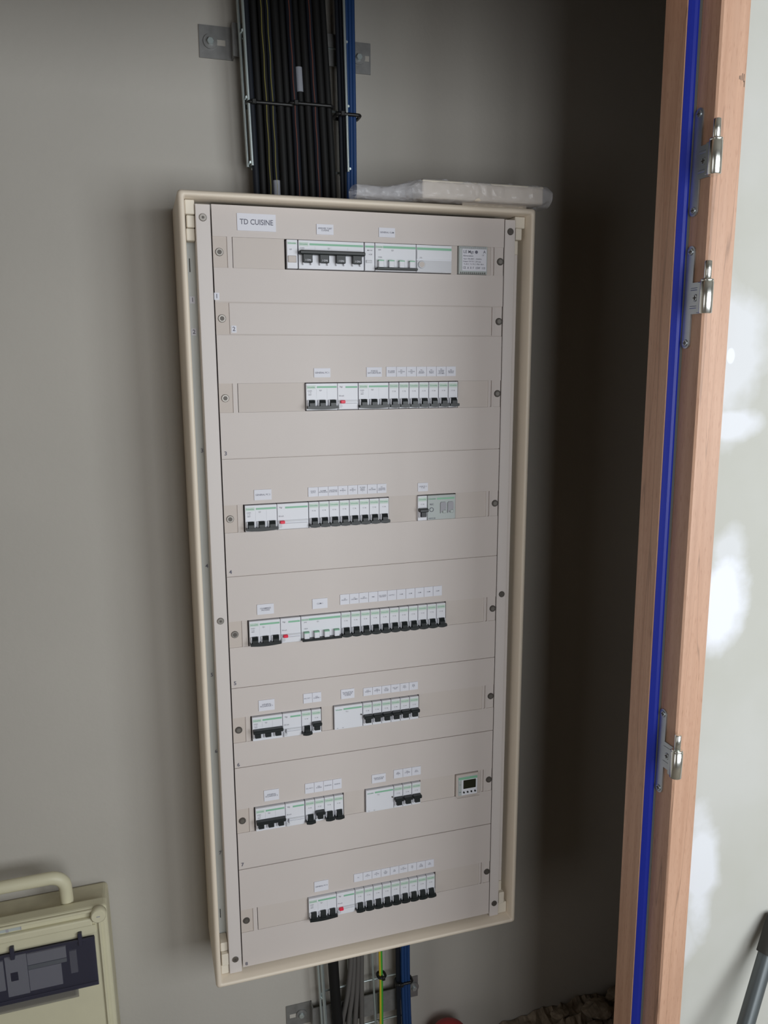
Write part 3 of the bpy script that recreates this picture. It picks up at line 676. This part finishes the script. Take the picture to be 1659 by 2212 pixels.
# ---------------------------------------------------------------- cable tray, brackets, cables above the cabinet
def bracket(name, x0, x1, zb, zt, label, screws, slots):
    r = empty(name, ((x0+x1)/2, WY, Z0+zb), label, 'bracket'); o3 = ((x0+x1)/2, WY, Z0+zb)
    b = MB(); Za, Zb = Z0+zb, Z0+zt; fw = 0.055
    b.box(x0, x0+fw, WY-0.0025, WY-0.0002, Za, Zb, 'steel'); b.box(x1-fw, x1, WY-0.0025, WY-0.0002, Za, Zb, 'steel')
    b.box(x0+fw-0.0025, x0+fw, WY-0.022, WY-0.0005, Za, Zb, 'steel'); b.box(x1-fw, x1-fw+0.0025, WY-0.022, WY-0.0005, Za, Zb, 'steel')
    b.box(x0+fw-0.0025, x1-fw+0.0025, WY-0.0245, WY-0.022, Za, Zb, 'steel'); b.build('strap', r, origin=o3)
    zc = (Za+Zb)/2
    for sx in slots: MB().box(sx-0.007, sx+0.007, WY-0.0029, WY-0.0024, zc-0.0045, zc+0.0045, 'plaster', bev=0.0002).build('slot', r, origin=o3)
    for sx in screws:
        s_ = MB().cyl((sx, WY-0.0052, zc), 0.0115, 0.0022, 'y', 'steel', 22).cyl((sx, WY-0.0105, zc), 0.0058, 0.0060, 'y', 'wire', 6, bev=0.0008)
        s_.build('bolt', r, origin=o3)
    return r
bracket('wall_bracket', 0.007, 0.303, 0.2555, 0.3060, 'galvanised wall bracket behind the black cables above the cabinet', (0.025, 0.281), (0.043, 0.293))
bracket('wall_bracket', 0.102, 0.3990, -1.6440, -1.5930, 'galvanised wall bracket behind the cables below the cabinet', (0.134, 0.389), (0.116, 0.362))

def tray(name, xa_top, xb_top, xa_bot, xb_bot, zt, zb, rungs, label, yl=0.090, yb=0.1245):
    r = empty(name, ((xa_bot+xb_bot)/2, yb, Z0+zb), label, 'cable tray'); o3 = tuple(r.location)
    def xl(z, f):
        t = (z-zb)/(zt-zb); return (xa_bot+(xa_top-xa_bot)*t)*(1-f)+(xb_bot+(xb_top-xb_bot)*t)*f
    for f, y in ((0, yl), (-0.035, (yl+yb)/2-0.004), (0.03, yb-0.001), (0.35, yb), (0.65, yb), (0.97, yb-0.001), (1, (yl+yb)/2+0.004), (1, yl)):
        MB().tube([(xl(z, f), y, Z0+z) for z in (zb, zb+(zt-zb)*0.5, zt)], 0.0024, 'wire', 8).build('long_wire', r, origin=o3)
    for z in rungs:
        pts = [(xl(z, 0)-0.003, yl-0.001, Z0+z), (xl(z, 0)-0.003, yb-0.006, Z0+z), (xl(z, 0)+0.003, yb+0.002, Z0+z), (xl(z, 1)-0.003, yb+0.002, Z0+z), (xl(z, 1)+0.003, yb-0.006, Z0+z), (xl(z, 1)+0.003, yl-0.001, Z0+z)]
        MB().tube(pts, 0.0021, 'wire', 8).build('cross_wire', r, origin=o3)
    return r
tray('cable_tray', 0.0535, 0.2300, 0.0805, 0.2450, 0.955, 0.078, [0.083+0.1*i for i in range(9)], 'wire mesh cable tray carrying the black cables above the cabinet')
tray('cable_tray', 0.1680, 0.3430, 0.1840, 0.3600, -1.385, -1.78, [-1.45, -1.5560, -1.662, -1.768], 'wire mesh cable tray below the cabinet', yl=0.108, yb=0.1245)

def wob(seed, amp, z): return amp*noise.noise(Vector((seed*7.31, z*2.2, seed)))
def cable(xb, xt, y, r_, k, label, group, zb=0.0150, zt=0.955, amp=0.010, seed=0, stripe=None, sleeve=None, name='power_cable', pinch=None):
    pts = []
    for i in range(29):
        z = zb+(zt-zb)*i/28; t = (z-zb)/(zt-zb)
        # cables are drawn together where the ties hold them
        x = xb+(xt-xb)*min(1, t*2.6)+wob(2, 0.006, z)+wob(seed, amp*0.08, z)
        pts.append((x, y+wob(9, 0.003, z), Z0+z))
    r0 = empty(name, pts[0], label, 'cable', group); o3 = pts[0]
    MB().tube(pts, r_, k, 10).build('sheath', r0, origin=o3)
    if stripe:
        MB().tube([(p[0]-0.15*r_+ (0.0009 if i_ % 2 else -0.0003), p[1]-r_*0.97, p[2]) for i_, p in enumerate(pts)], 0.0010, stripe, 5).build('printed_stripe', r0, origin=o3)
    if sleeve:
        for (za, zb2) in [sleeve]:
            MB().tube([(xb+(xt-xb)*min(1, 2.6*(z-zb)/(zt-zb))+wob(2, 0.006, z)+wob(seed, amp*0.08, z), y+wob(9, 0.003, z), Z0+z) for z in (za, (za+zb2)/2, zb2)], r_*1.12, 'sleeve', 12).build('label_sleeve', r0, origin=o3)
    return r0
G1 = 'black power cables standing in the tray above the cabinet'
front = [  # x at cabinet, x at tray top, radius, stripe
    (0.088, 0.079, 0.0058, None), (0.100, 0.0915, 0.0060, None), (0.1115, 0.1035, 0.0055, 'stripey'), (0.123, 0.114, 0.0060, 'stripey'), (0.136, 0.1255, 0.0068, None),
    (0.149, 0.1375, 0.0060, None), (0.1605, 0.149, 0.0062, 'striper'), (0.173, 0.1600, 0.0058, None), (0.1845, 0.1710, 0.0062, None), (0.1965, 0.1830, 0.0062, 'striper'),
    (0.209, 0.1945, 0.0066, None), (0.222, 0.2060, 0.0060, None)]
side = ['leftmost black cable above the cabinet, beside the left tray wires'] + [None]*10 + ['rightmost of the front black cables above the cabinet, before the gap']
for i, (xb, xt, r_, st) in enumerate(front):
    if side[i]: lb = side[i]
    elif i == 3: lb = 'black cable with yellow print and a pale sleeve above the cabinet'
    elif st == 'stripey': lb = 'black cable with yellow print above the cabinet, without a sleeve'
    elif st == 'striper': lb = ('black cable with red print, %s of the two, above the cabinet' % ('left' if i == 6 else 'right'))
    elif i == 5: lb = 'black cable with a pale sleeve low above the cabinet'
    elif i == 7: lb = 'black cable with a pale sleeve high above the cabinet'
    else: lb = 'plain black power cable in the bundle above the cabinet'
    cable(xb, xt, 0.0955+0.0035*(i % 2), r_*0.97, 'cable' if i % 3 else 'cablen', lb, G1, seed=i+1, stripe=st, amp=0.007,
          sleeve={3: (0.022, 0.058), 2: None, 7: (0.200, 0.238)}.get(i))
for i in range(9):
    cable(0.095+0.0155*i, 0.086+0.0140*i, 0.1110, 0.0062, 'cable', 'plain black power cable in the bundle above the cabinet', G1, seed=30+i, amp=0.004)
for i, (x, r_) in enumerate(((0.2440, 0.0036), (0.2370, 0.0034))):
    cable(x+0.001, x-0.005, 0.101, r_, 'cablen', 'thin dark cable, %s of the pair beside the blue bundle above the cabinet' % ('right' if i == 0 else 'left'), None, seed=60+i, amp=0.002)
G2 = 'blue data cables above the cabinet'
for i in range(6):
    x = 0.2475+0.0058*(i % 3); y = 0.098+0.0062*(i//3)
    cable(x, x+0.001, y, 0.0034, 'blue', 'blue data cable in the bundle at the right of the tray', G2, seed=70+i, amp=0.0018, name='data_cable')
def ring_tie(x0, x1, y0, y1, z, label, tilt=0.0, group=None):
    r_ = 0.006; pts = []
    for cx, cy, a0 in ((x1-r_, y1-r_, 0), (x0+r_, y1-r_, PI/2), (x0+r_, y0+r_, PI), (x1-r_, y0+r_, 1.5*PI)):
        for i in range(5): a = a0+PI/2*i/4; pts.append((cx+r_*math.cos(a), cy+r_*math.sin(a), Z0+z+tilt*(cx-(x0+x1)/2)))
    m_ = MB().tube(pts, 0.0030, 'tie', 6, closed=True)
    m_.box(x0+0.006, x0+0.013, y0-0.0055, y0+0.001, Z0+z-0.004, Z0+z+0.004, 'tie', bev=0.001)
    o3 = ((x0+x1)/2, (y0+y1)/2, Z0+z); o = m_.build('cable_tie', origin=o3, loc=o3)
    return tag(o, label, 'cable tie', group)
ring_tie(0.076, 0.152, 0.0875, 0.122, 0.176, 'black cable tie around the left half of the black bundle above the cabinet')
ring_tie(0.146, 0.219, 0.0875, 0.122, 0.180, 'black cable tie around the right half of the black bundle above the cabinet')
ring_tie(0.226, 0.2680, 0.0895, 0.120, 0.170, 'black cable tie around the blue bundle above the cabinet')

# cables below the cabinet (coming out of its underside)
def lower(name, pts, r_, k, label, group=None, cat='cable', flat=1.0):
    P_ = []
    for i in range(len(pts)-1):
        for j in range(6):
            t = j/6; P_.append([pts[i][q]*(1-t)+pts[i+1][q]*t for q in range(3)])
    P_.append(list(pts[-1]))
    for _ in range(3): P_ = [P_[0]]+[[(P_[i-1][q]+2*P_[i][q]+P_[i+1][q])/4 for q in range(3)] for i in range(1, len(P_)-1)]+[P_[-1]]
    P_ = [(p[0], p[1], Z0+p[2]) for p in P_]
    o = MB().tube(P_, r_, k, 14).build(name, origin=P_[-1], loc=P_[-1])
    return tag(o, label, cat, group)
lower('power_cable', [(0.1965, 0.106, -1.373), (0.1965, 0.108, -1.47), (0.2010, 0.108, -1.57), (0.206, 0.1095, -1.63), (0.212, 0.1095, -1.776)], 0.0112, 'cable', 'thickest black cable hanging below the cabinet at the left of the tray')
for i in range(4):
    xx = 0.236+0.0078*i
    lower('power_cable', [(xx, 0.110+0.003*(i % 2), -1.373), (xx+0.001, 0.112+0.003*(i % 2), -1.49), (xx-0.004*(3-i)*0.6, 0.114, -1.57), (xx-0.0075*(3-i)*1.0, 0.114, -1.64), (xx-0.010*(3-i), 0.114, -1.776)], 0.0054, 'cableg',
          'grey cable of the curved bundle below the cabinet', 'grey cables curving down below the cabinet')
e = MB(); ex = [(0.3005, 0.112, -1.373), (0.3020, 0.113, -1.49), (0.3035, 0.114, -1.56), (0.3035, 0.114, -1.67), (0.306, 0.114, -1.776)]
lower('earth_wire', ex, 0.0040, 'earthg', 'single green and yellow earth wire below the cabinet')
ew = bpy.data.objects['earth_wire']
st = MB().tube([(p[0]-0.0026-0.306, p[1]-0.0022-0.114, p[2]+1.776) for p in ex], 0.0026, 'earthy', 8).build('yellow_stripe', ew); st['label'] = 'yellow stripe'
for i in range(6):
    x = 0.3480+0.0064*(i % 3); y = 0.1035+0.0062*(i//3)
    lower('data_cable', [(x, y, -1.373), (x, y, -1.49), (x+0.001, y, -1.56), (x+0.004, y, -1.66), (x+0.012, y, -1.776)], 0.0037, 'blue', 'blue data cable hanging below the cabinet', 'blue data cables below the cabinet')
for i in range(2):
    x = 0.3395+0.0035*i
    lower('power_cable', [(x-0.002, 0.110, -1.373), (x-0.002, 0.110, -1.49), (x, 0.111, -1.60), (x+0.004, 0.111, -1.776)], 0.0030, 'cablen', 'thin dark cable beside the blue bundle below the cabinet', 'thin dark cables left of the lower blue bundle')
ring_tie(0.3350, 0.3700, 0.0985, 0.119, -1.560, 'black cable tie around the blue bundle below the cabinet')
ring_tie(0.2955, 0.3115, 0.1045, 0.1225, -1.538, 'black cable tie on the green and yellow earth wire')

# ---------------------------------------------------------------- bagged spare profile on top of the cabinet
bag_root = empty('boxed_cover_strip', (0.45, 0.0, Z0+0.0145), 'cream cover strip lying on the top right of the cabinet, inside a clear bag', 'cover strip')
ob = MB(); o3 = tuple(bag_root.location)
Rz = Matrix.Rotation(math.radians(0.8), 4, 'Y')
ob.box(0.341, 0.5620, -0.020, 0.030, Z0+0.0205, Z0+0.0475, 'frame', bev=0.003, seg=2)
ob.box(0.341, 0.5620, -0.0208, 0.0308, Z0+0.0455, Z0+0.0495, 'block', bev=0.0015)
ob.box(0.420, 0.5400, 0.000, 0.028, Z0+0.0146, Z0+0.0206, 'frame')
ob.build('strip_box', bag_root, origin=o3)
def filmsheet(x0, x1, nx, ny, name, fz, lab, dy0=-0.027, dy1=0.05):
    b = bmesh.new(); vs = []
    for j in range(ny+1):
        row = []
        for i in range(nx+1):
            x = x0+(x1-x0)*i/nx; t = j/ny; y, z = fz(x, t)
            nn = noise.noise(Vector((x*38, t*6.0, 3.1)))*0.0042+noise.noise(Vector((x*120, t*14, 9.7)))*0.0022
            row.append(b.verts.new((x, y+nn, z+abs(nn)*0.8)))
        vs.append(row)
    for j in range(ny):
        for i in range(nx): b.faces.new((vs[j][i], vs[j][i+1], vs[j+1][i+1], vs[j+1][i]))
    me = bpy.data.meshes.new(name); 
    for v in b.verts: v.co -= Vector(o3)
    b.to_mesh(me); b.free(); me.materials.append(M['film'])
    o = bpy.data.objects.new(name, me); C.objects.link(o); me.polygons.foreach_set('use_smooth', [False]*len(me.polygons))
    sol = o.modifiers.new('thickness', 'SOLIDIFY'); sol.thickness = 0.0002
    return o
def fz(x, t):
    # sleeve wrapped around the strip; flattened and crumpled on the left where it is empty
    e_ = max(0.0, min(1.0, (x-0.285)/0.06)); rr = max(0.0, min(1.0, (0.600-x)/0.03))
    h_ = (0.020+0.014*e_)*(0.35+0.65*rr); zc = 0.0168+h_*0.52
    a = 2*PI*t; wy = 0.030*(0.8+0.2*e_)
    return (0.006+wy*math.copysign(abs(math.cos(a))**0.6, math.cos(a)), Z0+zc+h_*0.52*math.copysign(abs(math.sin(a))**0.6, math.sin(a)))
fo = filmsheet(0.230, 0.577, 90, 36, 'plastic_bag', fz, '')
fo.location = o3
tag(fo, 'crumpled clear plastic bag lying on top of the cabinet around the cream strip', 'plastic bag')

# ---------------------------------------------------------------- portable socket box on the wall, lower left
BX0, BX1, BZ0, BZ1 = -0.600, -0.2310, -1.640, -1.2020
sb = empty('socket_box', (-0.41, WY, Z0+BZ0), 'yellowish cream plastic socket box with carrying handle and smoked window', 'socket box'); o3 = (-0.41, WY, Z0+BZ0)
def sbb(mb, n, lab=None, parent=None):
    o = mb.build(n, sb, origin=o3)
    if lab: o['label'] = lab
    return o
sbb(MB().box(BX0+0.003, BX1-0.002, 0.070, WY-0.0005, Z0+BZ0, Z0-1.2230, 'cboxd', bev=0.008, seg=3), 'back_shell')
sbb(MB().box(BX0, BX1, 0.048, 0.078, Z0+BZ0, Z0-1.2060, 'cbox', bev=0.006, seg=3), 'lid')
f = MB()
f.box(BX0+0.02, -0.2560, 0.0395, 0.050, Z0-1.2360, Z0-1.2210, 'cbox', bev=0.003, seg=2)     # rounded bar over the window
f.box(BX0+0.02, -0.2490, 0.0435, 0.050, Z0-1.2120, Z0-1.2075, 'cbox', bev=0.0015)
f.box(BX0+0.02, -0.2520, 0.0440, 0.050, Z0-1.2540, Z0-1.2375, 'cbox', bev=0.001)
f.box(-0.2475, -0.2425, 0.0425, 0.050, Z0+BZ0+0.02, Z0-1.2330, 'cbox', bev=0.0015)
sbb(f, 'lid_ribs')
sbb(MB().box(BX0+0.05, -0.3740, 0.0475, 0.0482, Z0-1.2195, Z0-1.2130, 'grey').box(-0.3980, -0.3935, 0.0470, 0.0482, Z0-1.2200, Z0-1.2125, 'ptext').box(-0.3745, -0.3730, 0.0470, 0.0482, Z0-1.2200, Z0-1.2120, 'ptext'), 'rating_plate', 'worn silver rating plate')
k = MB().cyl((-0.2450, 0.034, Z0-1.2160), 0.0132, 0.016, 'y', 'cbox', 32, bev=0.002); k.box(-0.2480, -0.2420, 0.0335, 0.0345, Z0-1.2168, Z0-1.2152, 'ptext'); sbb(k, 'corner_knob')
MBh = MB(); hp = []; HD = 0.0115
for i in range(9):
    a = PI/2*i/8; hp.append((-0.3240+0.024*math.cos(a)*1.0, 0.082-0.004*math.sin(a), Z0-HD-1.1640+0.024*math.sin(a)))
hp = [(-0.3000, 0.090, Z0-1.232), (-0.3000, 0.086, Z0-1.200), (-0.3000, 0.083, Z0-1.180)]+hp+[(-0.36, 0.078, Z0-HD-1.1400), (-0.50, 0.078, Z0-HD-1.1400)]
hp2 = [(-0.524-0.024*math.cos(PI/2-PI/2*i/8)*1.0, 0.078+0.004*i/8, Z0-HD-1.1640+0.024*math.sin(PI/2-PI/2*i/8)) for i in range(9)]
sbb(MB().tube(hp+hp2+[(-0.548, 0.086, Z0-1.20), (-0.548, 0.090, Z0-1.232)], 0.0113, 'cbox', 18), 'carrying_handle')
# recess with small breakers, then the smoked cover in front
rc = MB().box(BX0+0.05, -0.2560, 0.0472, 0.0482, Z0-1.3620, Z0-1.2600, 'smoked')
sbb(rc, 'window_recess')
md = MB()
for (x0, x1, za, zb2, k_) in ((-0.405, -0.3700, -1.345, -1.266, 'white'), (-0.3690, -0.3050, -1.290, -1.268, 'white'), (-0.3690, -0.3150, -1.342, -1.300, 'label'), (-0.440, -0.4080, -1.330, -1.272, 'white'), (-0.3690, -0.3050, -1.299, -1.2915, 'grey'), (-0.300, -0.288, -1.325, -1.280, 'ptext'), (-0.398, -0.386, -1.315, -1.298, 'black')):
    md.box(x0, x1, 0.0438, 0.0475, Z0+za, Z0+zb2, k_)
sbb(md, 'breaker_front')
cv = MB().box(BX0+0.05, -0.2545, 0.0385, 0.0410, Z0-1.3560, Z0-1.2560, 'smoke', bev=0.0008)
cv.box(BX0+0.05, -0.2900, 0.0385, 0.0410, Z0-1.3720, Z0-1.3558, 'smoke', bev=0.0008)
cv.box(BX0+0.05, -0.2545, 0.0375, 0.0390, Z0-1.2600, Z0-1.2560, 'smoked'); cv.box(BX0+0.05, -0.2560, 0.0378, 0.0390, Z0-1.3495, Z0-1.3470, 'smoked')
sbb(cv, 'smoked_cover', 'tinted flap over the breakers')
for x in (-0.3905, -0.2790): sbb(MB().box(x-0.0035, x+0.0035, 0.036, 0.0445, Z0-1.2680, Z0-1.2440, 'smoked', bev=0.001), 'hinge_tab')

sb.rotation_euler = (0, -0.014, 0); sb.location.x += 0.005
# ---------------------------------------------------------------- pole leaning on the right partition
pa = Vector((0.766, -0.4605, Z0-1.085)); pd = Vector((-0.076, -0.037, -0.130)).normalized()
tl = (pa.z-0.012)/(-pd.z); pbm = pa+pd*tl
pr = empty('leaning_pole', pbm, 'grey metal pole with dark cap leaning on the white wall at lower right', 'pole')
MB().tube([pa+pd*0.03, pbm], 0.0118, 'pole', 24).build('tube', pr, origin=pbm)
o = MB().tube([pa-pd*0.006, pa, pa+pd*0.02, pa+pd*0.055], [0.006, 0.0135, 0.0145, 0.0145], 'cap', 24).build('end_cap', pr, origin=pbm); o['label'] = 'dark rubber end cap'

# ---------------------------------------------------------------- rubble and odds on the closet floor
b = bmesh.new(); nx, ny = 90, 34; rows = []
for j in range(ny+1):
    row = []
    for i in range(nx+1):
        x = 0.515+0.72*i/nx; y = -0.30+0.448*j/ny
        env = max(0, min(1, (x-0.515)/0.22))*max(0, min(1, (y+0.26)/0.25))*(1-max(0, (x-1.1)/0.14)*0.5)
        h_ = 0.010+0.020*noise.noise(Vector((x*14, y*14, 1)))+0.014*noise.noise(Vector((x*48, y*48, 4)))+0.006*noise.noise(Vector((x*120, y*120, 8)))
        row.append(b.verts.new((x, y, max(0.0006, env*(0.012+h_)))))
    rows.append(row)
for j in range(ny):
    for i in range(nx): b.faces.new((rows[j][i], rows[j][i+1], rows[j+1][i+1], rows[j+1][i]))
me = bpy.data.meshes.new('rubble'); b.to_mesh(me); b.free(); me.materials.append(M['rubble'])
ro = bpy.data.objects.new('rubble', me); C.objects.link(ro); tag(ro, 'brown mortar rubble spread on the closet floor along the back wall', 'rubble', kind='stuff')
CH = [(0.83, 0.09, 0.028, 'flat pale mortar chunk on the rubble nearest the wooden frame'), (0.90, 0.12, 0.022, 'mortar chunk in the far right of the rubble by the back wall'),
      (0.80, 0.055, 0.014, 'small mortar chunk in front of the flat pale one'), (0.74, 0.11, 0.016, 'small mortar chunk at the left of the rubble')]
for q, (x, y, s_, lb) in enumerate(CH):
    bm = bmesh.new(); bmesh.ops.create_icosphere(bm, subdivisions=3, radius=1)
    for v in bm.verts:
        n_ = 1+0.35*noise.noise(v.co*1.3+Vector((q*5, 0, 0)))+0.12*noise.noise(v.co*4+Vector((q, 3, 0)))
        v.co = Vector((v.co.x*s_*1.3, v.co.y*s_*0.9, v.co.z*s_*0.55))*n_
    me = bpy.data.meshes.new('mortar_chunk'); bm.to_mesh(me); bm.free(); me.materials.append(M['rubble'])
    o = bpy.data.objects.new('mortar_chunk', me); C.objects.link(o); o.location = (x, y, 0.030+s_*0.3); tag(o, lb, 'rubble chunk', 'mortar chunks on the closet floor')
rp = (0.452, 0.085, 0.0)
o = MB().lathe([(0.0, 0.106), (0.012, 0.1055), (0.026, 0.101), (0.036, 0.092), (0.040, 0.080), (0.042, 0.04), (0.044, 0.0005), (0.0, 0.0005)], (0, 0, 0), 'redp').build('red_pot', loc=rp)
tag(o, 'dark red rounded plastic pot on the closet floor at the bottom edge', 'pot')
